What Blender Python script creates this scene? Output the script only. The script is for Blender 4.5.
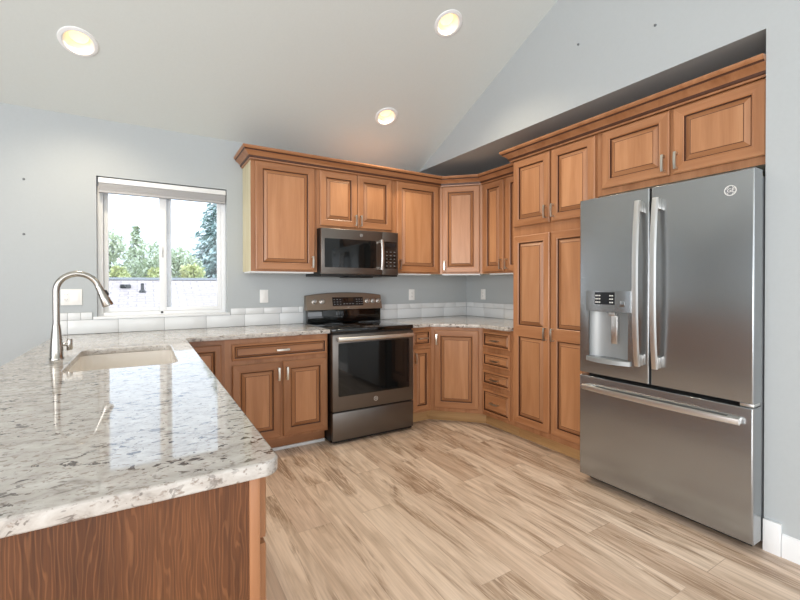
import bpy, bmesh, math, random
from mathutils import Vector, Matrix
random.seed(7)
PI = math.pi
for o in list(bpy.data.objects):
    bpy.data.objects.remove(o, do_unlink=True)
S = bpy.context.scene
COL = S.collection

# ------------------------------------------------------------------ camera, world, light
cam_d = bpy.data.cameras.new('camera'); cam = bpy.data.objects.new('camera', cam_d); COL.objects.link(cam)
cam_d.sensor_width = 36.0
cam_d.lens = 421.61 / 800 * 36.0
cam_d.shift_y = -11.45 / 800
cam_d.clip_start = 0.02
cam.location = (-3.1809, -3.7655, 1.2565)
yaw, pitch, roll = math.radians(31.2367), math.radians(-0.4244), math.radians(0.0758)
cam.rotation_euler = (Matrix.Rotation(-yaw, 3, 'Z') @ Matrix.Rotation(PI/2 + pitch, 3, 'X') @ Matrix.Rotation(-roll, 3, 'Z')).to_euler()
S.camera = cam

w = bpy.data.worlds.new('sky'); S.world = w; w.use_nodes = True
bg = w.node_tree.nodes['Background']
bg.inputs[0].default_value = (0.72, 0.85, 1.0, 1)
bg.inputs[1].default_value = 2.2

S.view_settings.view_transform = 'Standard'
S.view_settings.look = 'None'
S.view_settings.gamma = 1.0
S.view_settings.use_curve_mapping = False
S.view_settings.exposure = 0.0

def area(name, loc, rot, sx, sy, watts, color):
    d = bpy.data.lights.new(name, 'AREA'); d.shape = 'RECTANGLE'; d.size = sx; d.size_y = sy
    d.energy = watts; d.color = color
    o = bpy.data.objects.new(name, d); COL.objects.link(o); o.location = loc; o.rotation_euler = rot
    return o
# daylight through the openings behind and left of the camera and through the sink window
area('daylight_rear', (-3.3, -7.9, 1.55), (PI/2, 0, 0), 5.0, 2.3, 72, (1.0, 0.95, 0.90))
area('daylight_left', (-6.9, -5.2, 1.5), (PI/2, 0, -PI/2), 3.6, 2.2, 250, (1.0, 0.95, 0.90))

# ------------------------------------------------------------------ materials
def new_mat(name):
    m = bpy.data.materials.new(name); m.use_nodes = True
    nt = m.node_tree; return m, nt, nt.nodes['Principled BSDF']
def lin(c):
    return tuple(((x/255)/12.92 if x/255 <= 0.04045 else ((x/255+0.055)/1.055)**2.4) for x in c) + (1.0,)
def N(nt, t, **kw):
    n = nt.nodes.new(t)
    for k, v in kw.items(): setattr(n, k, v)
    return n
def ramp(nt, stops, interp='LINEAR'):
    r = nt.nodes.new('ShaderNodeValToRGB'); cr = r.color_ramp; cr.interpolation = interp
    while len(cr.elements) < len(stops): cr.elements.new(0.5)
    for e, (p, c) in zip(cr.elements, stops): e.position = p; e.color = c
    return r
def plain(name, rgb, rough=0.5, metal=0.0, noise=0.0, scale=30, bump=0.0, coat=0.0, spec=0.5):
    m, nt, b = new_mat(name)
    b.inputs['Roughness'].default_value = rough; b.inputs['Metallic'].default_value = metal
    b.inputs['Coat Weight'].default_value = coat; b.inputs['Specular IOR Level'].default_value = spec
    c = lin(rgb)
    tc = N(nt, 'ShaderNodeTexCoord'); nz = N(nt, 'ShaderNodeTexNoise'); nz.inputs['Scale'].default_value = scale
    nt.links.new(tc.outputs['Object'], nz.inputs['Vector'])
    r = ramp(nt, [(0.3, tuple(x*(1-noise) for x in c[:3])+(1,)), (0.7, tuple(min(1, x*(1+noise)) for x in c[:3])+(1,))])
    nt.links.new(nz.outputs['Fac'], r.inputs['Fac']); nt.links.new(r.outputs['Color'], b.inputs['Base Color'])
    if bump:
        bp = N(nt, 'ShaderNodeBump'); bp.inputs['Strength'].default_value = bump; bp.inputs['Distance'].default_value = 0.002
        nt.links.new(nz.outputs['Fac'], bp.inputs['Height']); nt.links.new(bp.outputs['Normal'], b.inputs['Normal'])
    return m
def wood(name, dark, mid, light, axis='z', rough=0.34, grain=1.0):
    m, nt, b = new_mat(name)
    tc = N(nt, 'ShaderNodeTexCoord'); mp = N(nt, 'ShaderNodeMapping'); oi = N(nt, 'ShaderNodeObjectInfo')
    cb = N(nt, 'ShaderNodeVectorMath', operation='SCALE'); cv = N(nt, 'ShaderNodeCombineXYZ')
    for i in range(3): nt.links.new(oi.outputs['Random'], cv.inputs[i])
    nt.links.new(cv.outputs[0], cb.inputs[0]); cb.inputs['Scale'].default_value = 37.0
    ad = N(nt, 'ShaderNodeVectorMath', operation='ADD')
    nt.links.new(tc.outputs['Object'], ad.inputs[0]); nt.links.new(cb.outputs[0], ad.inputs[1])
    nt.links.new(ad.outputs[0], mp.inputs['Vector'])
    mp.inputs['Scale'].default_value = (14, 14, 1.3) if axis == 'z' else (1.3, 14, 14)
    nz = N(nt, 'ShaderNodeTexNoise'); nz.inputs['Scale'].default_value = 1.0; nz.inputs['Detail'].default_value = 6; nz.inputs['Distortion'].default_value = 0.7
    nt.links.new(mp.outputs[0], nz.inputs['Vector'])
    mp2 = N(nt, 'ShaderNodeMapping'); mp2.inputs['Scale'].default_value = (160, 160, 5) if axis == 'z' else (5, 160, 160)
    nt.links.new(ad.outputs[0], mp2.inputs['Vector'])
    n2 = N(nt, 'ShaderNodeTexNoise'); n2.inputs['Scale'].default_value = 1.0; n2.inputs['Detail'].default_value = 2
    nt.links.new(mp2.outputs[0], n2.inputs['Vector'])
    mx = N(nt, 'ShaderNodeMath', operation='MULTIPLY_ADD'); mx.inputs[1].default_value = 0.30*grain
    nt.links.new(n2.outputs['Fac'], mx.inputs[0]); nt.links.new(nz.outputs['Fac'], mx.inputs[2])
    sb = N(nt, 'ShaderNodeMath', operation='SUBTRACT'); sb.inputs[1].default_value = 0.15*grain
    nt.links.new(mx.outputs[0], sb.inputs[0])
    r = ramp(nt, [(0.25, lin(dark)), (0.5, lin(mid)), (0.75, lin(light))])
    nt.links.new(sb.outputs[0], r.inputs['Fac'])
    hs = N(nt, 'ShaderNodeHueSaturation'); mr = N(nt, 'ShaderNodeMapRange'); mr.inputs['To Min'].default_value = 0.92; mr.inputs['To Max'].default_value = 1.08
    nt.links.new(oi.outputs['Random'], mr.inputs['Value']); nt.links.new(mr.outputs[0], hs.inputs['Value'])
    nt.links.new(r.outputs['Color'], hs.inputs['Color']); nt.links.new(hs.outputs['Color'], b.inputs['Base Color'])
    b.inputs['Roughness'].default_value = rough
    bp = N(nt, 'ShaderNodeBump'); bp.inputs['Strength'].default_value = 0.08; bp.inputs['Distance'].default_value = 0.001
    nt.links.new(sb.outputs[0], bp.inputs['Height']); nt.links.new(bp.outputs['Normal'], b.inputs['Normal'])
    return m
M = {}
M['wall'] = plain('wall_paint', (177, 183, 186), 0.65, noise=0.01, scale=60, bump=0.05)
M['ceil'] = plain('ceiling_paint', (207, 213, 212), 0.8, noise=0.01, scale=80, bump=0.06)
M['white'] = plain('white_trim_paint', (232, 234, 236), 0.4)
M['vinyl'] = plain('white_vinyl', (236, 238, 240), 0.35)
M['plastic'] = plain('white_plastic', (238, 238, 236), 0.35)
M['slot'] = plain('dark_slot', (60, 60, 60), 0.6)
M['blind'] = plain('blind_slats', (176, 176, 178), 0.6)
M['wood'] = wood('stained_maple', (150, 100, 65), (168, 117, 80), (183, 132, 94), grain=0.6)
M['wood_h'] = wood('stained_maple_horizontal', (148, 98, 63), (166, 115, 78), (181, 130, 92), axis='x', grain=0.6)
M['wood_field'] = wood('stained_maple_field', (164, 113, 75), (180, 128, 89), (193, 143, 103), grain=0.6)
def oak_veneer():
    m, nt, b = new_mat('brown_oak_veneer')
    tc = N(nt, 'ShaderNodeTexCoord')
    def mapped(sc):
        mp = N(nt, 'ShaderNodeMapping'); mp.inputs['Scale'].default_value = sc; nt.links.new(tc.outputs['Object'], mp.inputs['Vector']); return mp
    wv = N(nt, 'ShaderNodeTexWave'); wv.wave_type = 'BANDS'; wv.bands_direction = 'Y'; wv.inputs['Scale'].default_value = 44
    wv.inputs['Distortion'].default_value = 22.0; wv.inputs['Detail'].default_value = 2.5; wv.inputs['Detail Scale'].default_value = 0.7
    nt.links.new(mapped((1, 1, 0.16)).outputs[0], wv.inputs['Vector'])
    n1 = N(nt, 'ShaderNodeTexNoise'); n1.inputs['Scale'].default_value = 1; n1.inputs['Detail'].default_value = 4; nt.links.new(mapped((9, 9, 0.9)).outputs[0], n1.inputs['Vector'])
    n2 = N(nt, 'ShaderNodeTexNoise'); n2.inputs['Scale'].default_value = 1; n2.inputs['Detail'].default_value = 2; nt.links.new(mapped((240, 240, 9)).outputs[0], n2.inputs['Vector'])
    base = ramp(nt, [(0.3, lin((82, 46, 23))), (0.7, lin((106, 64, 35)))]); nt.links.new(n1.outputs['Fac'], base.inputs['Fac'])
    rw = ramp(nt, [(0.72, (0, 0, 0, 1)), (0.98, (0.22, 0.22, 0.22, 1))]); nt.links.new(wv.outputs['Fac'], rw.inputs['Fac'])
    mx = N(nt, 'ShaderNodeMix', data_type='RGBA'); mx.inputs[7].default_value = lin((164, 112, 74)); nt.links.new(rw.outputs['Color'], mx.inputs[0]); nt.links.new(base.outputs['Color'], mx.inputs[6])
    rp_ = ramp(nt, [(0.35, (0.72, 0.70, 0.68, 1)), (0.6, (1.05, 1.05, 1.05, 1))]); nt.links.new(n2.outputs['Fac'], rp_.inputs['Fac'])
    mu = N(nt, 'ShaderNodeMix', data_type='RGBA', blend_type='MULTIPLY'); mu.inputs[0].default_value = 1.0; nt.links.new(mx.outputs[2], mu.inputs[6]); nt.links.new(rp_.outputs['Color'], mu.inputs[7])
    nt.links.new(mu.outputs[2], b.inputs['Base Color']); b.inputs['Roughness'].default_value = 0.38
    return m
M['panel_veneer'] = oak_veneer()
M['glaze'] = plain('dark_glaze', (74, 40, 22), 0.45)
M['toe'] = wood('light_toe_board', (170, 130, 84), (192, 152, 104), (206, 168, 120), axis='x')
M['cream'] = wood('natural_maple', (206, 192, 150), (220, 208, 170), (230, 220, 186))
M['under'] = plain('pale_cabinet_underside', (222, 214, 196), 0.6)
M['nickel'] = plain('satin_nickel', (214, 210, 200), 0.28, 1.0)
M['faucet'] = plain('brushed_nickel', (178, 174, 168), 0.24, 1.0)
M['steel'] = plain('bright_steel', (224, 223, 221), 0.34, 1.0)
M['slate'] = plain('slate_grey_metal', (160, 163, 165), 0.24, 0.88, noise=0.015, scale=4)
M['slate_warm'] = plain('slate_brown_metal', (112, 106, 101), 0.32, 0.85, noise=0.015, scale=4)
M['side'] = plain('appliance_side_grey', (120, 124, 128), 0.45, 0.3)
M['black'] = plain('black_plastic', (14, 14, 15), 0.4)
M['bglass'] = plain('black_glass', (8, 9, 10), 0.04, coat=0.5)
M['oglass'] = plain('smoked_mirror_glass', (16, 18, 19), 0.05, coat=0.0, spec=0.5)
M['lcd'] = plain('display_window', (24, 26, 30), 0.15)
M['mark'] = plain('pale_grey_marking', (224, 224, 222), 0.5)
M['key'] = plain('dim_key_marking', (120, 120, 120), 0.5)
M['slate_warm_lit'] = plain('slate_metal_warm_lit', (150, 136, 122), 0.38, 0.8, noise=0.015, scale=4)  # slate lightened and tinted, warm light on the console put into its colour
M['slate_soft'] = plain('soft_slate_plastic', (158, 162, 164), 0.42, 0.4)
M['sink'] = plain('cream_sink', (230, 224, 216), 0.22, coat=0.4)
M['rubber'] = plain('dark_rubber', (40, 38, 40), 0.6)
M['red'] = plain('red_dot', (190, 30, 30), 0.4)

def glass_mat():
    m = bpy.data.materials.new('window_glass'); m.use_nodes = True; nt = m.node_tree; nt.nodes.clear()
    out = N(nt, 'ShaderNodeOutputMaterial'); tr = N(nt, 'ShaderNodeBsdfTransparent'); gl = N(nt, 'ShaderNodeBsdfGlossy'); gl.inputs['Roughness'].default_value = 0.0
    fr = N(nt, 'ShaderNodeFresnel'); fr.inputs['IOR'].default_value = 1.3; mx = N(nt, 'ShaderNodeMixShader')
    nt.links.new(fr.outputs[0], mx.inputs[0]); nt.links.new(tr.outputs[0], mx.inputs[1]); nt.links.new(gl.outputs[0], mx.inputs[2]); nt.links.new(mx.outputs[0], out.inputs[0])
    return m
M['glass'] = glass_mat()
def emit(name, rgb, s):
    m, nt, b = new_mat(name); b.inputs['Base Color'].default_value = lin(rgb)
    b.inputs['Emission Color'].default_value = lin(rgb); b.inputs['Emission Strength'].default_value = s
    return m
M['bulb'] = emit('warm_bulb', (255, 212, 156), 1.7)

def granite():
    m, nt, b = new_mat('speckled_granite')
    tc = N(nt, 'ShaderNodeTexCoord'); mp = N(nt, 'ShaderNodeMapping'); mp.inputs['Rotation'].default_value = (0, 0, 0.5); mp.inputs['Scale'].default_value = (0.72, 1.1, 1.0)
    nt.links.new(tc.outputs['Object'], mp.inputs['Vector'])
    def nz(scale, detail=3, dist=0.0, rough=0.5):
        n = N(nt, 'ShaderNodeTexNoise'); n.inputs['Scale'].default_value = scale; n.inputs['Detail'].default_value = detail
        n.inputs['Distortion'].default_value = dist; n.inputs['Roughness'].default_value = rough
        nt.links.new(mp.outputs[0], n.inputs['Vector']); return n
    a = nz(26, 5, 0.5, 0.65)
    base = ramp(nt, [(0.30, lin((150, 143, 137))), (0.43, lin((182, 176, 170))), (0.60, lin((198, 194, 189))), (0.8, lin((212, 211, 208)))])
    nt.links.new(a.outputs['Fac'], base.inputs['Fac'])
    g = nz(90, 3, 0.3, 0.6)
    gr = ramp(nt, [(0.57, (0, 0, 0, 1)), (0.65, (0.8, 0.8, 0.8, 1))])
    nt.links.new(g.outputs['Fac'], gr.inputs['Fac'])
    m1 = N(nt, 'ShaderNodeMix', data_type='RGBA'); m1.inputs[7].default_value = lin((138, 124, 114))
    nt.links.new(gr.outputs['Color'], m1.inputs[0]); nt.links.new(base.outputs['Color'], m1.inputs[6])
    d = nz(46, 3, 0.6, 0.6)
    dr = ramp(nt, [(0.59, (0, 0, 0, 1)), (0.62, (1, 1, 1, 1))])
    nt.links.new(d.outputs['Fac'], dr.inputs['Fac'])
    zone = nz(5, 2); zr = ramp(nt, [(0.36, (0.25, 0.25, 0.25, 1)), (0.52, (1, 1, 1, 1))]); nt.links.new(zone.outputs['Fac'], zr.inputs['Fac'])
    mu = N(nt, 'ShaderNodeMath', operation='MULTIPLY'); nt.links.new(dr.outputs['Color'], mu.inputs[0]); nt.links.new(zr.outputs['Color'], mu.inputs[1])
    m2 = N(nt, 'ShaderNodeMix', data_type='RGBA'); m2.inputs[7].default_value = lin((74, 62, 56))
    nt.links.new(mu.outputs[0], m2.inputs[0]); nt.links.new(m1.outputs[2], m2.inputs[6])
    nt.links.new(m2.outputs[2], b.inputs['Base Color'])
    # the sawn edges are hammered and rough, the top is polished
    ge = N(nt, 'ShaderNodeNewGeometry'); sp = N(nt, 'ShaderNodeSeparateXYZ'); nt.links.new(ge.outputs['True Normal'], sp.inputs[0])
    mr = N(nt, 'ShaderNodeMapRange'); mr.inputs['From Min'].default_value = 0.3; mr.inputs['From Max'].default_value = 0.9
    mr.inputs['To Min'].default_value = 0.3; mr.inputs['To Max'].default_value = 0.045
    nt.links.new(sp.outputs['Z'], mr.inputs['Value']); nt.links.new(mr.outputs[0], b.inputs['Roughness'])
    b.inputs['Coat Weight'].default_value = 0.0
    return m
M['granite'] = granite()

def floor_mat():
    m, nt, b = new_mat('plank_floor')
    tc = N(nt, 'ShaderNodeTexCoord'); sx = N(nt, 'ShaderNodeSeparateXYZ'); nt.links.new(tc.outputs['Object'], sx.inputs[0])
    sw = N(nt, 'ShaderNodeCombineXYZ'); nt.links.new(sx.outputs['Y'], sw.inputs['X']); nt.links.new(sx.outputs['X'], sw.inputs['Y'])
    br = N(nt, 'ShaderNodeTexBrick'); br.offset = 0.37; br.offset_frequency = 2; br.squash = 1.0
    br.inputs['Color1'].default_value = (0, 0, 0, 1); br.inputs['Color2'].default_value = (1, 1, 1, 1); br.inputs['Mortar'].default_value = (0.5, 0.5, 0.5, 1)
    br.inputs['Scale'].default_value = 1.0; br.inputs['Brick Width'].default_value = 1.22; br.inputs['Row Height'].default_value = 0.18
    br.inputs['Mortar Size'].default_value = 0.0016; br.inputs['Mortar Smooth'].default_value = 0.3; br.inputs['Bias'].default_value = 0.0
    nt.links.new(sw.outputs[0], br.inputs['Vector'])
    # a random offset for every plank
    rv = N(nt, 'ShaderNodeSeparateColor'); nt.links.new(br.outputs['Color'], rv.inputs[0])
    off = N(nt, 'ShaderNodeMath', operation='MULTIPLY'); off.inputs[1].default_value = 61.0; nt.links.new(rv.outputs[0], off.inputs[0])
    oc = N(nt, 'ShaderNodeCombineXYZ'); nt.links.new(off.outputs[0], oc.inputs['X']); nt.links.new(off.outputs[0], oc.inputs['Y']); nt.links.new(off.outputs[0], oc.inputs['Z'])
    ad = N(nt, 'ShaderNodeVectorMath', operation='ADD'); nt.links.new(tc.outputs['Object'], ad.inputs[0]); nt.links.new(oc.outputs[0], ad.inputs[1])
    def stretched(sc, detail=4, dist=0.5, rough=0.55):
        mp = N(nt, 'ShaderNodeMapping'); mp.inputs['Scale'].default_value = sc; nt.links.new(ad.outputs[0], mp.inputs['Vector'])
        n = N(nt, 'ShaderNodeTexNoise'); n.inputs['Scale'].default_value = 1.0; n.inputs['Detail'].default_value = detail
        n.inputs['Distortion'].default_value = dist; n.inputs['Roughness'].default_value = rough
        nt.links.new(mp.outputs[0], n.inputs['Vector']); return n
    tone = ramp(nt, [(0.0, lin((203, 180, 160))), (0.35, lin((217, 196, 177))), (0.7, lin((226, 208, 190))), (1.0, lin((212, 190, 172)))])
    nt.links.new(rv.outputs[0], tone.inputs['Fac'])
    # broad grain
    g1 = stretched((16, 1.6, 1), 5, 1.2)
    r1 = ramp(nt, [(0.3, (0.74, 0.70, 0.66, 1)), (0.6, (1.04, 1.04, 1.04, 1))]); nt.links.new(g1.outputs['Fac'], r1.inputs['Fac'])
    mu = N(nt, 'ShaderNodeMix', data_type='RGBA', blend_type='MULTIPLY'); mu.inputs[0].default_value = 1.0
    nt.links.new(tone.outputs['Color'], mu.inputs[6]); nt.links.new(r1.outputs['Color'], mu.inputs[7])
    # dark weathered heart streaks
    g2 = stretched((7, 1.0, 1), 4, 1.0, 0.6)
    r2 = ramp(nt, [(0.50, (0, 0, 0, 1)), (0.59, (1, 1, 1, 1))]); nt.links.new(g2.outputs['Fac'], r2.inputs['Fac'])
    g4 = stretched((52, 2.6, 1), 3, 2.4, 0.6)
    rw = ramp(nt, [(0.34, lin((112, 86, 66))), (0.50, lin((160, 133, 109))), (0.62, lin((206, 186, 165))), (0.70, lin((230, 216, 200)))]); nt.links.new(g4.outputs['Fac'], rw.inputs['Fac'])
    amt = N(nt, 'ShaderNodeMath', operation='MULTIPLY'); amt.inputs[1].default_value = 0.72; nt.links.new(r2.outputs['Color'], amt.inputs[0])
    mk = N(nt, 'ShaderNodeMix', data_type='RGBA'); nt.links.new(amt.outputs[0], mk.inputs[0]); nt.links.new(mu.outputs[2], mk.inputs[6]); nt.links.new(rw.outputs['Color'], mk.inputs[7])
    # fine pores
    g3 = stretched((120, 4, 1), 2, 0.2)
    r3 = ramp(nt, [(0.3, (0.88, 0.87, 0.86, 1)), (0.6, (1.03, 1.03, 1.03, 1))]); nt.links.new(g3.outputs['Fac'], r3.inputs['Fac'])
    mf = N(nt, 'ShaderNodeMix', data_type='RGBA', blend_type='MULTIPLY'); mf.inputs[0].default_value = 1.0
    nt.links.new(mk.outputs[2], mf.inputs[6]); nt.links.new(r3.outputs['Color'], mf.inputs[7])
    sm = N(nt, 'ShaderNodeMix', data_type='RGBA'); sm.inputs[7].default_value = lin((120, 98, 80))
    ms = N(nt, 'ShaderNodeMath', operation='MULTIPLY'); ms.inputs[1].default_value = 0.35
    nt.links.new(br.outputs['Fac'], ms.inputs[0]); nt.links.new(ms.outputs[0], sm.inputs[0]); nt.links.new(mf.outputs[2], sm.inputs[6])
    nt.links.new(sm.outputs[2], b.inputs['Base Color'])
    b.inputs['Roughness'].default_value = 0.38
    bp = N(nt, 'ShaderNodeBump'); bp.inputs['Strength'].default_value = 0.10; bp.inputs['Distance'].default_value = 0.001
    nt.links.new(g3.outputs['Fac'], bp.inputs['Height']); nt.links.new(bp.outputs['Normal'], b.inputs['Normal'])
    return m
M['floor'] = floor_mat()
M['tile'] = plain('white_glazed_tile', (222, 225, 227), 0.22, noise=0.012, scale=8)
M['grout'] = plain('grey_grout', (150, 152, 154), 0.8)
def shingles():
    m, nt, b = new_mat('pale_roof_shingles')
    tc = N(nt, 'ShaderNodeTexCoord'); br = N(nt, 'ShaderNodeTexBrick'); nt.links.new(tc.outputs['Object'], br.inputs['Vector'])
    br.inputs['Scale'].default_value = 1.0; br.inputs['Brick Width'].default_value = 0.34; br.inputs['Row Height'].default_value = 0.15; br.inputs['Mortar Size'].default_value = 0.012
    br.inputs['Color1'].default_value = lin((220, 204, 198)); br.inputs['Color2'].default_value = lin((204, 188, 184)); br.inputs['Mortar'].default_value = lin((176, 162, 158))
    nt.links.new(br.outputs['Color'], b.inputs['Base Color']); b.inputs['Roughness'].default_value = 0.9
    return m
M['shingle'] = shingles()
M['siding'] = plain('house_siding', (190, 186, 176), 0.8)
M['lawn'] = plain('lawn', (110, 126, 84), 0.95, noise=0.2, scale=3)
def leafmat(name, a, bcol):
    m, nt, b = new_mat(name)
    tc = N(nt, 'ShaderNodeTexCoord'); nz = N(nt, 'ShaderNodeTexNoise'); nz.inputs['Scale'].default_value = 1.6; nz.inputs['Detail'].default_value = 4
    nt.links.new(tc.outputs['Object'], nz.inputs['Vector'])
    r = ramp(nt, [(0.35, lin(a)), (0.65, lin(bcol))]); nt.links.new(nz.outputs['Fac'], r.inputs['Fac'])
    nt.links.new(r.outputs['Color'], b.inputs['Base Color']); b.inputs['Roughness'].default_value = 0.7
    return m
M['needle'] = leafmat('conifer_needles', (186, 208, 206), (220, 232, 226))  # all foliage colours paled, with washed-out haze mixed into the leaf tones
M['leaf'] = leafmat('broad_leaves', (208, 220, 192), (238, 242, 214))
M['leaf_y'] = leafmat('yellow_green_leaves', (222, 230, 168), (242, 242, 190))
M['bark'] = plain('bark', (96, 80, 66), 0.9, noise=0.2, scale=10)

# ------------------------------------------------------------------ mesh helpers
def finish(name, bm, mats, parent=None, smooth=True, angle=35, recalc=True):
    if recalc: bmesh.ops.recalc_face_normals(bm, faces=bm.faces[:])
    me = bpy.data.meshes.new(name); bm.to_mesh(me); bm.free()
    if not isinstance(mats, (list, tuple)): mats = [mats]
    for m in mats: me.materials.append(M[m] if isinstance(m, str) else m)
    if smooth:
        for p in me.polygons: p.use_smooth = True
        me.set_sharp_from_angle(angle=math.radians(angle))
    o = bpy.data.objects.new(name, me); COL.objects.link(o)
    if parent is not None: o.parent = parent
    return o
def box(bm, x0, x1, y0, y1, z0, z1, mi=0, bev=0.0, seg=2):
    r = bmesh.ops.create_cube(bm, size=1.0)
    vs = r['verts']
    for v in vs:
        v.co = Vector(((x0+x1)/2 + v.co.x*(x1-x0), (y0+y1)/2 + v.co.y*(y1-y0), (z0+z1)/2 + v.co.z*(z1-z0)))
    fs = set(f for v in vs for f in v.link_faces)
    for f in fs: f.material_index = mi
    if bev > 0:
        es = list(set(e for v in vs for e in v.link_edges))
        rr = bmesh.ops.bevel(bm, geom=es, offset=bev, segments=seg, profile=0.5, affect='EDGES')
        for f in rr['faces']: f.material_index = mi
def ring_pts(c, u, v, r, n):
    return [c + u*(r*math.cos(2*PI*i/n)) + v*(r*math.sin(2*PI*i/n)) for i in range(n)]
def loft(bm, rings, cap0=True, cap1=True, mi=0, mis=None, qmis=None):
    vr = [[bm.verts.new(p) for p in r] for r in rings]
    n = len(rings[0])
    for k in range(len(vr)-1):
        for i in range(n):
            a, b, c, d = vr[k][i], vr[k][(i+1) % n], vr[k+1][(i+1) % n], vr[k+1][i]
            f = bm.faces.new((a, b, c, d))
            f.material_index = (mis[k][i % len(mis[k])] if isinstance(mis[k], (list, tuple)) else mis[k]) if mis else mi
    if cap0: f = bm.faces.new(list(reversed(vr[0]))); f.material_index = (mis[0] if mis and not isinstance(mis[0], (list, tuple)) else mi)
    if cap1: f = bm.faces.new(vr[-1]); f.material_index = (mis[-1] if mis and not isinstance(mis[-1], (list, tuple)) else mi)
def frame_of(d):
    d = d.normalized(); a = Vector((0, 0, 1)) if abs(d.z) < 0.9 else Vector((1, 0, 0))
    u = d.cross(a).normalized(); return u, d.cross(u).normalized()
def cyl(bm, p0, p1, r0, r1=None, n=24, mi=0):
    p0, p1 = Vector(p0), Vector(p1); u, v = frame_of(p1-p0)
    loft(bm, [ring_pts(p0, u, v, r0, n), ring_pts(p1, u, v, r0 if r1 is None else r1, n)], mi=mi)
def tube(bm, path, r, n=16, mi=0, flat=None):
    path = [Vector(p) for p in path]; rings = []
    rs = r if isinstance(r, (list, tuple)) else [r]*len(path)
    pu = None
    for i, p in enumerate(path):
        d = (path[min(i+1, len(path)-1)] - path[max(i-1, 0)]).normalized()
        if pu is None: u, v = frame_of(d)
        else:
            u = (pu - d*pu.dot(d)).normalized(); v = d.cross(u)
        pu = u
        rings.append(ring_pts(p, u, v, rs[i], n))
    loft(bm, rings, mi=mi)
def lathe(bm, prof, n=32, c=(0, 0, 0), mi=0, mis=None, caps=True):
    c = Vector(c)
    rings = [[c + Vector((r*math.cos(2*PI*i/n), r*math.sin(2*PI*i/n), z)) for i in range(n)] for r, z in prof]
    loft(bm, rings, caps, caps, mi=mi, mis=mis)
def prism(bm, poly, axis, a0, a1, mi=0):
    def P(p, a):
        return Vector((a, p[0], p[1])) if axis == 'x' else Vector((p[0], a, p[1])) if axis == 'y' else Vector((p[0], p[1], a))
    loft(bm, [[P(p, a0) for p in poly], [P(p, a1) for p in poly]], mi=mi)
def rrect(x0, x1, y0, y1, r, n=6):
    pts = []
    for cx, cy, a in ((x1-r, y0+r, -PI/2), (x1-r, y1-r, 0), (x0+r, y1-r, PI/2), (x0+r, y0+r, PI)):
        for i in range(n+1):
            t = a + PI/2*i/n; pts.append((cx+r*math.cos(t), cy+r*math.sin(t)))
    return pts
def curve_slab(name, outer, holes, half, bevel, mat, parent=None, res=2):
    cu = bpy.data.curves.new(name, 'CURVE'); cu.dimensions = '2D'; cu.fill_mode = 'BOTH'
    cu.extrude = half - bevel; cu.bevel_depth = bevel; cu.bevel_resolution = res; cu.offset = -bevel
    for poly in [outer] + holes:
        sp = cu.splines.new('POLY'); sp.points.add(len(poly)-1); sp.use_cyclic_u = True
        for pt, q in zip(sp.points, poly): pt.co = (q[0], q[1], 0, 1)
    tmp = bpy.data.objects.new(name, cu); COL.objects.link(tmp)
    dg = bpy.context.evaluated_depsgraph_get(); me = bpy.data.meshes.new_from_object(tmp.evaluated_get(dg))
    bpy.data.objects.remove(tmp, do_unlink=True)
    me.name = name; me.materials.clear(); me.materials.append(M[mat])
    for p in me.polygons: p.use_smooth = True
    me.set_sharp_from_angle(angle=math.radians(40))
    o = bpy.data.objects.new(name, me); COL.objects.link(o)
    if parent is not None: o.parent = parent
    return o
def text_mesh(name, s, size, depth, mat, parent, loc, rot):
    cu = bpy.data.curves.new(name, 'FONT'); cu.body = s; cu.size = size; cu.extrude = depth; cu.align_x = 'CENTER'; cu.align_y = 'CENTER'; cu.shear = 0.2
    tmp = bpy.data.objects.new(name, cu); COL.objects.link(tmp)
    dg = bpy.context.evaluated_depsgraph_get(); me = bpy.data.meshes.new_from_object(tmp.evaluated_get(dg))
    bpy.data.objects.remove(tmp, do_unlink=True)
    me.materials.clear(); me.materials.append(M[mat])
    o = bpy.data.objects.new(name, me); COL.objects.link(o); o.parent = parent; o.location = loc; o.rotation_euler = rot
    return o
def thing(name, label, cat, loc=(0, 0, 0), rz=0.0, group=None):
    o = bpy.data.objects.new(name, None); COL.objects.link(o); o.empty_display_size = 0.1
    o.location = loc; o.rotation_euler = (0, 0, rz); o['label'] = label; o['category'] = cat
    if group: o['group'] = group
    return o
def tag(o, label, cat, group=None):
    o['label'] = label; o['category'] = cat
    if group: o['group'] = group
    return o
def struct(o, label=None, cat=None):
    o['kind'] = 'structure'
    if label: o['label'] = label
    if cat: o['category'] = cat
    return o

# ------------------------------------------------------------------ room shell
K = 0.457; ZW = 2.47; RX = -0.66; YJ = -2.952
XL, YR, YM = -7.0, -8.0, -4.0
def zc(y): return ZW - K*y if y > YM else ZW - K*(YR - y)
bm = bmesh.new(); box(bm, XL, 0.0, YR, 0.0, -0.12, 0.0)
struct(finish('floor', bm, 'floor', smooth=False), 'floor of beige-brown weathered wood planks', 'floor')
# back wall with the window opening
WX0, WX1, WZ0, WZ1, WT = -3.476, -2.590, 1.022, 2.058, 0.15
bm = bmesh.new()
for a in ((XL, WX0, 0, ZW), (WX1, 0.0, 0, ZW), (WX0, WX1, 0, WZ0), (WX0, WX1, WZ1, ZW)):
    box(bm, a[0], a[1], 0.0, WT, a[2], a[3])
struct(finish('wall_back', bm, 'wall', smooth=False), 'pale blue-grey back wall with the window', 'wall')
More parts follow.
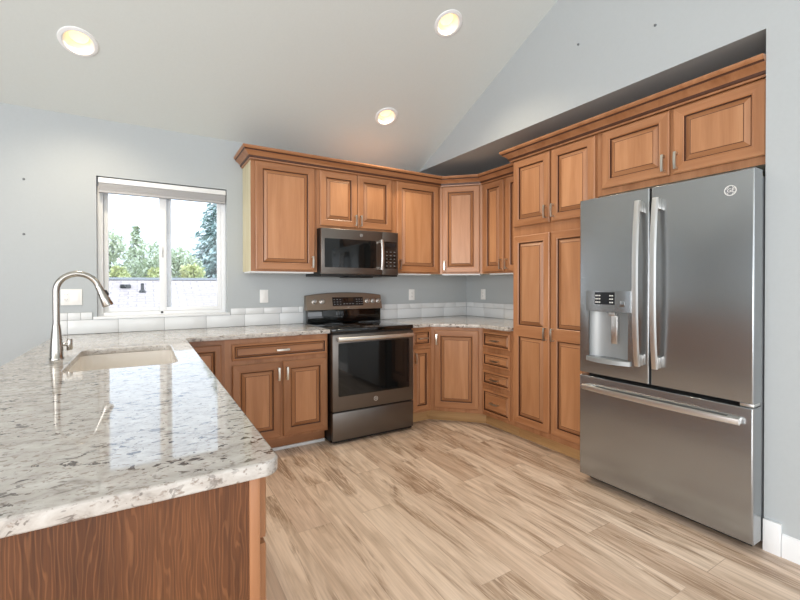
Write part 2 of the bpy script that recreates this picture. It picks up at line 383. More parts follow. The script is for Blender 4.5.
# right wall: flat plane with a deep alcove for the tall cabinets and refrigerator
bm = bmesh.new()
prism(bm, [(YR, 0), (YJ, 0), (YJ, zc(YJ)), (YM, zc(YM)), (YR, ZW)], 'x', RX, 0.12)
prism(bm, [(YJ, ZW), (0.0, ZW), (0.0, ZW+0.001), (YJ, zc(YJ))], 'x', RX, 0.12)
prism(bm, [(YJ, 0), (0.0, 0), (0.0, ZW), (YJ, ZW)], 'x', 0.0, 0.12)
struct(finish('wall_right', bm, 'wall', smooth=False), 'pale right wall with the cabinet alcove and sloping gable', 'wall')
bm = bmesh.new()
prism(bm, [(YR, 0), (-6.2, 0), (-6.2, 2.4), (-2.2, 2.4), (-2.2, 0), (0, 0), (0, ZW), (YM, zc(YM)), (YR, ZW)], 'x', XL-0.12, XL)
struct(finish('wall_left', bm, 'wall', smooth=False))
bm = bmesh.new()
for a in ((XL, -5.9, 0, ZW), (-0.8, 0, 0, ZW), (-5.9, -0.8, 2.7, ZW+0.001)) if False else ((XL, -5.9, 0, ZW), (-0.8, 0, 0, ZW), (-5.9, -0.8, 0, 0.35)):
    box(bm, a[0], a[1], YR-0.12, YR, a[2], a[3])
struct(finish('wall_front', bm, 'wall', smooth=False))
# ceiling: two pitches, the near one with holes for the recessed lights
LIGHTS = [(-3.514, -0.571), (-1.336, -1.388), (-1.372, -0.560)]
ang = math.atan(K); cs = math.cos(ang)
TH = 0.16
holes = []
for lx, ly in LIGHTS:
    holes.append([(lx + 0.076*math.cos(2*PI*i/32), ly/cs + 0.076*math.sin(2*PI*i/32)) for i in range(32)])
c1 = curve_slab('ceiling', [(XL, 0.165/cs), (XL, YM/cs), (0.12, YM/cs), (0.12, 0.165/cs)], holes, TH/2, 0.0, 'ceil')
Rc = Matrix.Rotation(-ang, 4, 'X')
nrm = Rc @ Vector((0, 0, 1))
c1.matrix_world = Matrix.Translation(Vector((0, 0, ZW)) + nrm*(TH/2)) @ Rc
struct(c1, 'off-white vaulted ceiling', 'ceiling')
bm = bmesh.new()
prism(bm, [(YM, zc(YM)), (YR-0.12, ZW-0.05), (YR-0.12, ZW+0.13), (YM, zc(YM)+0.18)], 'x', XL, 0.12)
c2 = finish('ceiling', bm, 'ceil', smooth=False); struct(c2)

# recessed lights
for (lx, ly), lab in zip(LIGHTS, ('round recessed ceiling light above and left of the window',
                                  'round recessed ceiling light highest up, near the gable edge',
                                  'round recessed ceiling light low above the microwave cabinets')):
    t = thing('recessed_light', lab, 'ceiling light', (lx, ly, zc(ly)), 0, 'recessed ceiling lights')
    t.rotation_euler = (-ang, 0, 0)
    bm = bmesh.new(); lathe(bm, [(0.0745, 0.004), (0.0755, -0.005), (0.082, -0.009), (0.098, -0.006), (0.102, 0.0), (0.0760, 0.0), (0.0745, 0.004)], 40, caps=False)
    finish('trim_ring', bm, 'white', t)
    bm = bmesh.new()
    lathe(bm, [(0.0742, 0.0), (0.068, 0.05), (0.060, 0.10), (0.02, 0.11), (0.001, 0.11)], 40, caps=False)
    finish('baffle', bm, 'white', t, recalc=True)
    bm = bmesh.new(); lathe(bm, [(0.0, 0.028), (0.024, 0.030), (0.042, 0.037), (0.050, 0.048), (0.046, 0.066), (0.030, 0.095), (0.0, 0.097)], 32)
    finish('bulb', bm, 'bulb', t)
    d = bpy.data.lights.new('recessed_lamp', 'SPOT'); d.energy = 58; d.color = (1.0, 0.84, 0.62); d.spot_size = 2.2; d.spot_blend = 0.8; d.shadow_soft_size = 0.05
    l = bpy.data.objects.new('recessed_lamp', d); COL.objects.link(l); l.parent = t; l.location = (0, 0, 0.02); l.rotation_euler = (ang, 0, 0)

# baseboard on the right wall and the taller plinth block at the alcove corner
bm = bmesh.new(); box(bm, RX-0.020, RX, -3.020, YJ-0.002, 0, 0.150, bev=0.002)
struct(finish('trim_1', bm, 'white'), 'tall white plinth block at the alcove corner', 'trim')
bm = bmesh.new(); prism(bm, [(RX, 0), (RX-0.014, 0), (RX-0.014, 0.080), (RX-0.010, 0.090), (RX-0.008, 0.100), (RX, 0.106)], 'y', -7.98, -3.022)
struct(finish('baseboard_right', bm, 'white'), 'low white baseboard beside the refrigerator', 'baseboard')

# ------------------------------------------------------------------ window
wt = thing('window_1', 'white vinyl sliding window over the peninsula', 'window', ((WX0+WX1)/2, 0.09, WZ0)); wt['kind'] = 'structure'
def wx(x): return x - (WX0+WX1)/2
bm = bmesh.new()
fx0, fx1, fz0, fz1 = wx(WX0), wx(WX1), 0.0, WZ1-WZ0
fw = 0.035
box(bm, fx0, fx0+fw, -0.035, 0.045, fz0, fz1, bev=0.002); box(bm, fx1-fw, fx1, -0.035, 0.045, fz0, fz1, bev=0.002)
box(bm, fx0+fw, fx1-fw, -0.035, 0.045, fz0, fz0+0.035, bev=0.002); box(bm, fx0+fw, fx1-fw, -0.035, 0.045, fz1-fw, fz1, bev=0.002)
finish('window_frame', bm, 'vinyl', wt)
XC = wx(-3.036)
def sash(x0, x1, y, name, sl_=0.030, sr2=0.030):
    z0, z1 = fz0+0.036, fz1-0.036
    bm = bmesh.new(); s = 0.030
    box(bm, x0, x0+sl_, y-0.014, y+0.014, z0, z1, bev=0.002); box(bm, x1-sr2, x1, y-0.014, y+0.014, z0, z1, bev=0.002)
    box(bm, x0+sl_, x1-sr2, y-0.014, y+0.014, z0, z0+s, bev=0.002); box(bm, x0+sl_, x1-sr2, y-0.014, y+0.014, z1-s, z1, bev=0.002)
    o = finish(name, bm, 'vinyl', wt)
    bm = bmesh.new(); box(bm, x0+sl_, x1-sr2, y-0.003, y+0.003, z0+s, z1-s)
    finish('pane', bm, 'glass', o, smooth=False)
    return o
sash(fx0+fw+0.001, XC+0.043, 0.020, 'sash', 0.030, 0.048)
sr = sash(XC-0.042, fx1-fw-0.001, -0.014, 'sash', 0.050, 0.030)
bm = bmesh.new(); box(bm, XC-0.034, XC-0.020, -0.040, -0.028, 0.46, 0.54, bev=0.003); box(bm, XC-0.031, XC-0.023, -0.048, -0.038, 0.485, 0.515, bev=0.002)
finish('latch', bm, 'vinyl', wt)
bm = bmesh.new(); box(bm, XC-0.034, XC-0.018, -0.041, -0.034, 0.018, 0.034, bev=0.002)
finish('lock_button', bm, 'slot', wt)
bm = bmesh.new(); box(bm, fx0-0.022, fx1+0.022, -0.104, -0.0905, -0.010, 0.010, bev=0.003); box(bm, fx0+0.001, fx1-0.001, -0.0905, -0.036, 0.0, 0.010, bev=0.002)
finish('sill', bm, 'white', wt)
bt = thing('window_blind', 'raised white blind with grey stacked slats at the top of the window', 'blind', ((WX0+WX1)/2, 0.02, 1.945))
bm = bmesh.new(); box(bm, fx0+0.012, fx1-0.006, -0.020, 0.024, 0.066, 0.104, bev=0.003); finish('headrail', bm, 'white', bt)
bm = bmesh.new()
for i in range(11): box(bm, fx0+0.014, fx1-0.008, -0.016, 0.020, 0.012+i*0.0048, 0.0155+i*0.0048)
finish('slat_stack', bm, 'blind', bt, smooth=False)
bm = bmesh.new(); box(bm, fx0+0.014, fx1-0.008, -0.018, 0.022, -0.004, 0.011, bev=0.003); finish('bottom_rail', bm, 'blind', bt)

# ------------------------------------------------------------------ cabinetry
def rect_loop(x0, x1, z0, z1, y): return [Vector((x0, y, z0)), Vector((x1, y, z0)), Vector((x1, y, z1)), Vector((x0, y, z1))]
def ring_face(bmf, bmp, x0, x1, z0, z1, ins, edge, fr, raise_w):
    """one framed cell: ins = which sides are outer (l,r,b,t); fr frame width; raise_w width of panel bevel"""
    l, r, b, t = [edge if k else 0.0 for k in ins]
    fl, fR, fb, ft = fr
    def lp(d, y): return rect_loop(x0+fl+d, x1-fR-d, z0+fb+d, z1-ft-d, y)
    L0 = rect_loop(x0, x1, z0, z1, -0.0165); L1 = rect_loop(x0+l*1.6, x1-r*1.6, z0+b*1.6, z1-t*1.6, -0.020)
    hv = [1, 0, 1, 0]
    loft(bmf, [L0, L1, lp(0, -0.020), lp(0.003, -0.0215), lp(0.008, -0.018), lp(0.0095, -0.009), lp(0.0135, -0.008)], False, False,
         mis=[hv, hv, hv, hv, 2, 2])
    loft(bmp, [lp(0.0125, -0.0075), lp(0.014, -0.0085), lp(0.014+raise_w, -0.0185), lp(0.0170+raise_w, -0.0180), lp(0.0178+raise_w, -0.0205)], False, True,
         mis=[1, [3, 2, 3, 2], 1, 0])
def handle(parent, x, z, vertical=True, L=0.096, y=-0.020):
    bm = bmesh.new(); n = 8; h = L/2; out = 0.032
    # bowed rectangular bar on two square feet
    secs = []
    for i in range(n+1):
        s = -1 + 2*i/n; yy = y - out - 0.004*(1-s*s)
        a = s*h
        for_w = 0.0068
        if vertical: secs.append([Vector((x-for_w, yy, z+a)), Vector((x+for_w, yy, z+a)), Vector((x+for_w, yy+0.008, z+a)), Vector((x-for_w, yy+0.008, z+a))])
        else: secs.append([Vector((x+a, yy, z-for_w)), Vector((x+a, yy, z+for_w)), Vector((x+a, yy+0.008, z+for_w)), Vector((x+a, yy+0.008, z-for_w))])
    loft(bm, secs)
    for s in (-1, 1):
        a = s*(h-0.006)
        if vertical: box(bm, x-0.005, x+0.005, y-out+0.002, y, z+a-0.006, z+a+0.006, bev=0.001)
        else: box(bm, x+a-0.006, x+a+0.006, y-out+0.002, y, z-0.005, z+0.005, bev=0.001)
    return finish('handle', bm, 'nickel', parent)
def front(kind, parent, x0, x1, z0, z1, hd=None, mid=None):
    """a cabinet door or drawer front; local frame: face towards -y"""
    W = x1-x0
    bmf, bmp = bmesh.new(), bmesh.new()
    loft(bmf, [rect_loop(x0+0.002, x1-0.002, z0+0.002, z1-0.002, -0.0005), rect_loop(x0, x1, z0, z1, -0.003), rect_loop(x0, x1, z0, z1, -0.0165)], True, False, mis=[2, [1, 0, 1, 0]])
    if kind == 'drawer':
        f = 0.009
        ring_face(bmf, bmp, x0, x1, z0, z1, (1, 1, 1, 1), 0.004, (f, f, f, f), 0.010)
    else:
        f = 0.050 if W > 0.26 else 0.036
        rw = 0.024 if W > 0.26 else 0.014
        if mid is None:
            ring_face(bmf, bmp, x0, x1, z0, z1, (1, 1, 1, 1), 0.004, (f, f, f, f), rw)
        else:
            ring_face(bmf, bmp, x0, x1, z0, mid, (1, 1, 1, 0), 0.004, (f, f, f, 0.038), rw)
            ring_face(bmf, bmp, x0, x1, mid, z1, (1, 1, 0, 1), 0.004, (f, f, 0.038, f), rw)
    pm = 'wood_h' if kind == 'drawer' else 'wood_field'
    o = finish('drawer_front' if kind == 'drawer' else 'door', bmf, ['wood', 'wood_h', 'glaze'], parent, angle=20, recalc=False)
    finish('raised_panel', bmp, [pm, 'glaze', 'wood', 'wood_h'], o, angle=20, recalc=False)
    if hd: handle(o, hd[1], hd[2], hd[0] == 'v')
    return o
def cabinet(name, label, cat, loc, rz, poly, z0, z1, fronts, toe=False, mats=None, toe_poly=None, group=None, under=None, toe_m='toe'):
    """poly: plan outline of the carcass in the local frame (front face on y=0)"""
    t = thing(name, label, cat, (loc[0], loc[1], 0.0 if toe else z0), rz, group)
    dz = 0.0 if toe else z0
    bm = bmesh.new()
    zb = 0.105 if toe else z0
    prism(bm, poly, 'z', zb-dz, z1-dz)
    if mats:
        for f in bm.faces:
            n = f.normal; f.normal_update(); n = f.normal
            if 'under' in mats and n.z < -0.9: f.material_index = 1
            elif 'left' in mats and n.x < -0.9: f.material_index = 2
    finish('carcass', bm, ['wood', 'under', 'cream'], t, smooth=False)
    if toe:
        bm = bmesh.new(); prism(bm, toe_poly, 'z', 0.0, 0.1045); finish('toe_kick', bm, toe_m, t, smooth=False)
    if under:
        bm = bmesh.new(); box(bm, under[0], under[1], 0.012, 0.260, z0-dz-0.012, z0-dz-0.0005); finish('bottom_panel', bm, 'white', t, smooth=False)
    for f in fronts:
        front(f[0], t, f[1], f[2], f[3]-dz, f[4]-dz, (f[5][0], f[5][1], f[5][2]-dz) if len(f) > 5 and f[5] else None, (f[6]-dz) if len(f) > 6 else None)
    return t
def rp(w_, d): return [(0, 0), (w_, 0), (w_, d), (0, d)]
UF, UZ0, UZ1, DZ0, DZ1 = -0.310, 1.372, 2.286, 1.386, 2.247
# --- wall cabinets on the back wall (local x = world x - origin)
x0 = -2.462
cabinet('wall_cabinet', 'single-door wooden wall cabinet beside the window, pale left side', 'cabinet', (x0, UF), 0, rp(0.546, 0.309), UZ0, UZ1,
        [('door', -2.427-x0, -1.941-x0, DZ0, DZ1, ('v', -1.966-x0, 1.455))], mats=('under', 'left'), under=(0.002, 0.520), group='wooden wall cabinets')
x0 = -1.9155
cabinet('wall_cabinet', 'short two-door wooden wall cabinet above the microwave', 'cabinet', (x0, UF), 0, rp(0.760, 0.309), 1.748, UZ1,
        [('door', -1.893-x0, -1.543-x0, 1.772, DZ1, ('v', -1.566-x0, 1.835)), ('door', -1.537-x0, -1.184-x0, 1.772, DZ1, ('v', -1.514-x0, 1.835))], mats=('under',), group='wooden wall cabinets')
x0 = -1.155
cabinet('wall_cabinet', 'single-door wooden wall cabinet right of the microwave', 'cabinet', (x0, UF), 0, rp(0.5445, 0.309), UZ0, UZ1,
        [('door', -1.128-x0, -0.642-x0, DZ0, DZ1, ('v', -1.102-x0, 1.455))], mats=('under',), under=(0.02, 0.440), group='wooden wall cabinets')
q = math.sqrt(0.5)
def diag(px, py, ox, oy): return ((px-ox)*q - (py-oy)*q, (px-ox)*q + (py-oy)*q)
cx, cy = -0.610, -0.310
L = 0.300/q
cabinet('corner_wall_cabinet', 'angled wooden wall cabinet across the corner above the counter', 'cabinet', (cx, cy), -PI/4,
        [diag(a, b, cx, cy) for a, b in ((-0.610, -0.310), (-0.310, -0.610), (-0.001, -0.610), (-0.001, -0.001), (-0.610, -0.001))], UZ0, UZ1,
        [('door', 0.028, L-0.028, DZ0, DZ1, ('v', 0.050, 1.455))], mats=('under',), under=(0.02, 0.40), group='wooden wall cabinets')
y0 = -0.6105
cabinet('wall_cabinet', 'two-door wooden wall cabinet between the corner cabinet and the tall pantry', 'cabinet', (-0.310, y0), -PI/2, rp(0.684, 0.309), UZ0, UZ1,
        [('door', 0.030, 0.302, DZ0, DZ1, ('v', 0.280, 1.455)), ('door', 0.332, 0.604, DZ0, DZ1, ('v', 0.354, 1.455))], mats=('under',), under=(0.09, 0.66), group='wooden wall cabinets')
# --- pantry and the cabinet over the refrigerator
BF = -0.595
y0 = -1.2955
cabinet('pantry_cabinet', 'tall wooden four-door pantry cabinet left of the refrigerator', 'cabinet', (BF, y0), -PI/2, rp(0.7495, 0.594), UZ0, UZ1,
        [('door', 0.013, 0.370, 1.725, 2.254, ('v', 0.344, 1.805)), ('door', 0.385, 0.738, 1.725, 2.254, ('v', 0.411, 1.805)),
         ('door', 0.013, 0.370, 0.150, 1.650, ('v', 0.344, 0.890), 0.893), ('door', 0.385, 0.738, 0.150, 1.650, ('v', 0.411, 0.890), 0.893)],
        toe=True, toe_poly=rp(0.7495, 0.45) and [(0, 0.075), (0.7495, 0.075), (0.7495, 0.59), (0, 0.59)])
y0 = -2.0455
cabinet('wall_cabinet', 'wide two-door wooden cabinet above the refrigerator', 'cabinet', (BF, y0), -PI/2, rp(0.904, 0.594), 1.845, UZ1,
        [('door', 0.037, 0.453, 1.886, 2.254, ('v', 0.429, 1.955)), ('door', 0.473, 0.893, 1.886, 2.254, ('v', 0.497, 1.955))], mats=('under',), group='wooden wall cabinets')
# --- base cabinets
BZ = 0.879
def tp(w_): return [(0, 0.070), (w_, 0.070), (w_, 0.585), (0, 0.585)]
x0 = -2.962
cabinet('base_cabinet', 'narrow base cabinet tucked in the corner beside the peninsula', 'cabinet', (x0, BF), 0, rp(0.2615, 0.594), 0.105, BZ,
        [('door', 0.022, 0.238, 0.115, 0.842)], toe=True, toe_poly=tp(0.2615), group='wooden base cabinets')
x0 = -2.700
bc = cabinet('base_cabinet', 'base cabinet with one wide drawer over two doors, left of the range', 'cabinet', (x0, BF), 0, rp(0.765, 0.594), 0.105, BZ,
        [('drawer', -2.653-x0, -1.945-x0, 0.722, 0.840, ('h', -2.299-x0, 0.780)),
         ('door', -2.653-x0, -2.308-x0, 0.125, 0.688, ('v', -2.330-x0, 0.600)), ('door', -2.292-x0, -1.945-x0, 0.125, 0.688, ('v', -2.268-x0, 0.600))],
        toe=True, toe_m='wood_h', toe_poly=tp(0.765), group='wooden base cabinets')
bm = bmesh.new(); box(bm, 0.30, 0.762, 0.052, 0.069, 0.0, 0.022, bev=0.003); finish('shoe_strip', bm, 'white', bc)
x0 = -1.152
cabinet('base_cabinet', 'very narrow base cabinet right of the range, small drawer over a slim door', 'cabinet', (x0, BF), 0, rp(0.2265, 0.594), 0.105, BZ,
        [('drawer', 0.020, 0.210, 0.712, 0.850, ('h', 0.115, 0.780)), ('door', 0.020, 0.210, 0.125, 0.684, ('v', 0.036, 0.605))], toe=True, toe_poly=tp(0.2265), group='wooden base cabinets')
cx, cy = -0.925, -0.595
L = 0.330/q
def dp(pts): return [diag(a, b, cx, cy) for a, b in pts]
cabinet('corner_base_cabinet', 'angled wooden base cabinet across the corner with one large door', 'cabinet', (cx, cy), -PI/4,
        dp(((-0.925, -0.595), (-0.595, -0.925), (-0.001, -0.925), (-0.001, -0.001), (-0.925, -0.001))), 0.105, BZ,
        [('door', 0.034, L-0.034, 0.140, 0.850, ('v', 0.058, 0.765))], toe=True,
        toe_poly=dp(((-0.925, -0.525), (-0.895, -0.525), (-0.525, -0.895), (-0.525, -0.925), (-0.002, -0.925), (-0.002, -0.002), (-0.925, -0.002))), group='wooden base cabinets')
y0 = -0.9255
cabinet('drawer_cabinet', 'wooden base cabinet with four stacked drawers beside the pantry', 'cabinet', (BF, y0), -PI/2, rp(0.3695, 0.594), 0.105, BZ,
        [('drawer', 0.020, 0.342, a, b, ('h', 0.181, (a+b)/2)) for a, b in ((0.712, 0.850), (0.548, 0.668), (0.383, 0.505), (0.138, 0.340))], toe=True, toe_poly=tp(0.3695), group='wooden base cabinets')
# --- peninsula (face towards +x)
PX, PY = -2.985, -2.885
e = cabinet('peninsula_cabinet', 'end cabinet of the peninsula nearest the viewer with brown veneer end panel', 'cabinet', (PX, PY), PI/2, rp(0.577, 0.585), 0.105, BZ,
        [('drawer', 0.012, 0.565, 0.735, 0.862, ('h', 0.288, 0.800)), ('door', 0.012, 0.284, 0.13, 0.722, ('v', 0.262, 0.64)), ('door', 0.292, 0.565, 0.13, 0.722, ('v', 0.315, 0.64))],
        toe=True, toe_poly=tp(0.577), group='peninsula cabinets')
bm = bmesh.new(); box(bm, -0.010, -0.0005, 0.020, 0.600, 0.0, 0.8785); finish('end_panel', bm, 'panel_veneer', e)
bm = bmesh.new(); box(bm, -0.013, -0.0005, -0.001, 0.0195, 0.0, 0.8785, bev=0.0015); finish('corner_strip', bm, 'wood', e)
cabinet('peninsula_cabinet', 'peninsula cabinet between the end cabinet and the sink cabinet', 'cabinet', (PX, PY+0.578), PI/2, rp(0.576, 0.585), 0.105, BZ,
        [('drawer', 0.012, 0.564, 0.735, 0.862, ('h', 0.288, 0.800)), ('door', 0.012, 0.284, 0.13, 0.722, ('v', 0.262, 0.64)), ('door', 0.292, 0.564, 0.13, 0.722, ('v', 0.315, 0.64))],
        toe=True, toe_poly=tp(0.576), group='peninsula cabinets')
# sink cabinet: hollow top so the basin hangs inside
t = thing('peninsula_cabinet', 'peninsula cabinet under the sink', 'cabinet', (PX, PY+1.155, 0), PI/2, 'peninsula cabinets')
bm = bmesh.new(); Wd = 1.133
box(bm, 0, Wd, 0, 0.585, 0.105, 0.60); box(bm, 0, Wd, 0, 0.022, 0.60, BZ); box(bm, 0, Wd, 0.565, 0.585, 0.60, BZ); box(bm, 0, 0.02, 0.022, 0.565, 0.60, BZ); box(bm, Wd-0.02, Wd, 0.022, 0.565, 0.60, BZ)
finish('carcass', bm, 'wood', t, smooth=False)
bm = bmesh.new(); prism(bm, tp(Wd), 'z', 0, 0.1045); finish('toe_kick', bm, 'toe', t, smooth=False)
front('drawer', t, 0.015, 0.880, 0.735, 0.862); front('door', t, 0.015, 0.444, 0.13, 0.722, ('v', 0.42, 0.64)); front('door', t, 0.452, 0.880, 0.13, 0.722, ('v', 0.476, 0.64))

# --- crown mouldings
def sweep(path, prof, z0):
    n = len(path); rings = []
    for i, p in enumerate(path):
        p = Vector(p)
        def nr(a, b):
            d = (Vector(b)-Vector(a)).normalized(); return Vector((d.y, -d.x))
        if i == 0: m_ = nr(path[0], path[1])
        elif i == n-1: m_ = nr(path[-2], path[-1])
        else:
            a, b = nr(path[i-1], path[i]), nr(path[i], path[i+1]); m_ = (a+b).normalized(); m_ = m_ / max(0.2, m_.dot(a))
        rings.append([Vector((p.x + m_.x*o_, p.y + m_.y*o_, z0 + u_)) for o_, u_ in prof])
    bm = bmesh.new(); mis = []
    loft(bm, rings)
    return bm
CROWN = [(0.0, 0.0), (0.010, 0.0), (0.012, 0.010), (0.018, 0.012), (0.021, 0.020), (0.021, 0.026), (0.027, 0.034), (0.040, 0.046), (0.056, 0.056), (0.056, 0.061), (0.062, 0.066), (0.068, 0.073), (0.071, 0.079), (0.071, 0.089), (0.0, 0.089)]
def crown(path, z0, label):
    bm = sweep(path, CROWN, z0)
    k = len(CROWN)
    # dark glaze settled in the two quirks of the moulding
    bm.faces.ensure_lookup_table()
    for i, f in enumerate(bm.faces):
        if i < k*(len(path)-1) and (i % k) in (2, 3, 4, 8, 9): f.material_index = 1
    return tag(finish('crown_moulding', bm, ['wood_h', 'glaze'], None, angle=25), label, 'moulding', 'wooden crown mouldings')
g = 0.0006
crown([(-2.462-g, -0.002), (-2.462-g, -0.332), (-0.618, -0.332), (-0.332, -0.618), (-0.332, -1.293)], 2.250, 'stepped wooden crown moulding along the back wall and corner cabinets')
crown([(-0.420, -1.295+g), (-0.617, -1.295+g), (-0.617, -2.9505)], 2.258, 'stepped wooden crown moulding over the pantry and refrigerator cabinets')

# ------------------------------------------------------------------ worktops
CT, TK = 0.910, 0.015
def rc(pts, corners, n=8):
    out = []
    for i, p in enumerate(pts):
        r = corners.get(i, 0)
        if not r: out.append(p); continue
        a, b, c = Vector(pts[i-1]), Vector(p), Vector(pts[(i+1) % len(pts)])
        u, v = (a-b).normalized(), (c-b).normalized()
        half = u.angle(v)/2; dd = r/math.tan(half)
        ctr = b + (u+v).normalized()*(r/math.sin(half))
        s, e_ = b+u*dd - ctr, b+v*dd - ctr
        for k in range(n+1):
            w_ = s.lerp(e_, k/n).normalized()*r
            out.append((ctr.x+w_.x, ctr.y+w_.y))
    return out
sink_hole = rrect(-3.470, -3.052, -1.630, -0.940, 0.055)
outer = rc([(-3.715, -0.001), (-3.715, -2.925), (-2.948, -2.925), (-2.948, -0.650), (-1.934, -0.650), (-1.934, -0.001)], {1: 0.03, 2: 0.035, 3: 0.012})
fh = [(-3.521 + 0.017*math.cos(2*PI*i/20), -1.215 + 0.017*math.sin(2*PI*i/20)) for i in range(20)]
o = curve_slab('granite_worktop', outer, [sink_hole], TK, 0.005, 'granite'); o.location = (0, 0, CT-TK)
tag(o, 'L-shaped speckled white granite worktop of the peninsula with the sink cut-out', 'worktop')
outer = rc([(-1.154, -0.001), (-1.154, -0.650), (-0.955, -0.650), (-0.650, -0.955), (-0.650, -1.294), (-0.001, -1.294), (-0.001, -0.001)], {2: 0.03, 3: 0.03})
o = curve_slab('granite_worktop', outer, [], TK, 0.005, 'granite'); o.location = (0, 0, CT-TK)
tag(o, 'corner granite worktop between the range and the pantry', 'worktop')
# ------------------------------------------------------------------ sink and faucet
t = thing('sink', 'cream undermount kitchen sink set into the peninsula worktop', 'sink', (-3.261, -1.285, 0.70))
bm = bmesh.new()
def sr_(d, z, r): return [Vector((x, y, z)) for x, y in rrect(-0.215+d, 0.215-d, -0.351+d, 0.351-d, r)]
loft(bm, [sr_(-0.020, 0.179, 0.07), sr_(0.0, 0.179, 0.06), sr_(0.004, 0.10, 0.058), sr_(0.012, 0.018, 0.05), sr_(0.030, 0.003, 0.04), sr_(0.10, 0.0, 0.03),
          sr_(0.10, -0.010, 0.03), sr_(0.02, -0.008, 0.05), sr_(0.0, 0.0, 0.06), sr_(-0.008, 0.16, 0.065), sr_(-0.020, 0.168, 0.07)], False, False)
# close bottom inside / outside and the rim
bm.verts.ensure_lookup_table(); n_ = 28
bm.faces.new(bm.verts[5*n_:6*n_]); bm.faces.new(bm.verts[6*n_:7*n_])
for i in range(n_):
    bm.faces.new((bm.verts[i], bm.verts[(i+1) % n_], bm.verts[10*n_+(i+1) % n_], bm.verts[10*n_+i]))
bmesh.ops.delete(bm, geom=[f for f in bm.faces if len(f.verts) == 4 and all(abs(v.co.z) < 0.0101 and abs(abs(v.co.x)-0.115) < 1e-4 or abs(abs(v.co.y)-0.251) < 1e-4 for v in f.verts) and False], context='FACES')
finish('basin', bm, 'sink', t)
bm = bmesh.new(); lathe(bm, [(0.0, 0.004), (0.03, 0.004), (0.045, 0.006), (0.048, 0.002), (0.0, 0.002)], 28); finish('drain', bm, 'steel', t)

FXX, FYY = -3.538, -1.215
t = thing('faucet', 'brushed nickel gooseneck pull-down faucet beside the sink', 'faucet', (FXX, FYY, CT))
bm = bmesh.new(); lathe(bm, [(0.0, 0.0), (0.029, 0.0), (0.029, 0.006), (0.0265, 0.010), (0.0255, 0.05), (0.021, 0.11), (0.0165, 0.155), (0.0150, 0.165), (0.0, 0.165)], 32); finish('body', bm, 'faucet', t)
bm = bmesh.new()
R_ = 0.083; zt = 0.322
path = [(0, 0, 0.160), (0, 0, 0.22), (0, 0, 0.28)] + [(R_ - R_*math.cos(a), 0, zt + R_*math.sin(a)) for a in [PI*i/20 for i in range(0, 19)]]
tube(bm, path, 0.0142, 20); finish('spout', bm, 'faucet', t)
pe = Vector(path[-1]); dr = (Vector(path[-1])-Vector(path[-2])).normalized()
bm = bmesh.new(); tube(bm, [pe, pe+dr*0.006, pe+dr*0.012, pe+dr*0.06, pe+dr*0.102, pe+dr*0.110], [0.0150, 0.0160, 0.0155, 0.0190, 0.0245, 0.0225], 24)
sh = finish('spray_head', bm, 'faucet', t)
bm = bmesh.new(); u = Vector((dr.z*-1, 0, dr.x)).normalized(); sd = Vector((-dr.z, 0, dr.x))
c_ = pe + dr*0.045 + sd*0.0165
tube(bm, [c_-dr*0.016-sd*0.003, c_-dr*0.008+sd*0.002, c_+dr*0.010+sd*0.0035, c_+dr*0.018-sd*0.002], [0.003, 0.006, 0.006, 0.003], 12); finish('spray_button', bm, 'rubber', sh)
bm = bmesh.new(); cyl(bm, (0.015, 0.004, 0.066), (0.044, 0.011, 0.066), 0.0075, 0.0075, 20)
tube(bm, [(0.048, 0.012, 0.038), (0.048, 0.012, 0.041), (0.048, 0.012, 0.085), (0.049, 0.012, 0.091)], [0.0105, 0.0125, 0.0115, 0.0095], 18)
finish('lever', bm, 'faucet', t)

# ------------------------------------------------------------------ backsplash
def splash(name, label, wall, a0, a1, rows):
    bm = bmesh.new()
    def bx(s0, s1, d, z0, z1, mi, bev):
        if wall == 'y': box(bm, s0, s1, -d, -0.0008, z0, z1, mi, bev)
        else: box(bm, -d, -0.0008, s0, s1, z0, z1, mi, bev)
    for (z0, z1, joints) in rows:
        js = sorted(joints)
        bx(js[0]+0.001, js[-1]-0.001, 0.0065, z0, z1, 1, 0)
        for s0, s1 in zip(js[:-1], js[1:]):
            if (s1-s0) < 0.012: continue
            bx(s0+0.0013, s1-0.0013, 0.0095, z0+0.0013, z1-0.0013, 0, 0.0007)
    return tag(finish(name, bm, ['tile', 'grout'], None, angle=50), label, 'backsplash', 'white tile backsplashes')
def seq(a, b, first, step):
    r = [a]; v = first
    while v < b-0.012: 
        if v > a+0.012: r.append(v)
        v += step
    return r + [b]
Z1, Z2 = 1.012, 1.066
splash('tile_backsplash', 'white tile backsplash along the worktop under the window', 'y', 0, 0, [
    (0.9115, Z1, seq(-3.692, -1.936, -3.646, 0.2985)), (Z1, Z2, [-3.692, -3.645, -3.570, -3.502]), (Z1, Z2, seq(-2.563, -1.936, -2.446, 0.155))])
splash('tile_backsplash', 'white tile backsplash on the back wall right of the range', 'y', 0, 0, [
    (0.9115, Z1, seq(-1.150, -0.010, -0.933, 0.2985)), (Z1, Z2, seq(-1.150, -0.010, -1.090, 0.155))])
splash('tile_backsplash', 'white tile backsplash on the right wall beside the pantry', 'x', 0, 0, [
    (0.9115, Z1, seq(-1.294, -0.010, -1.20, 0.2985)), (Z1, Z2, seq(-1.294, -0.010, -1.22, 0.155))])

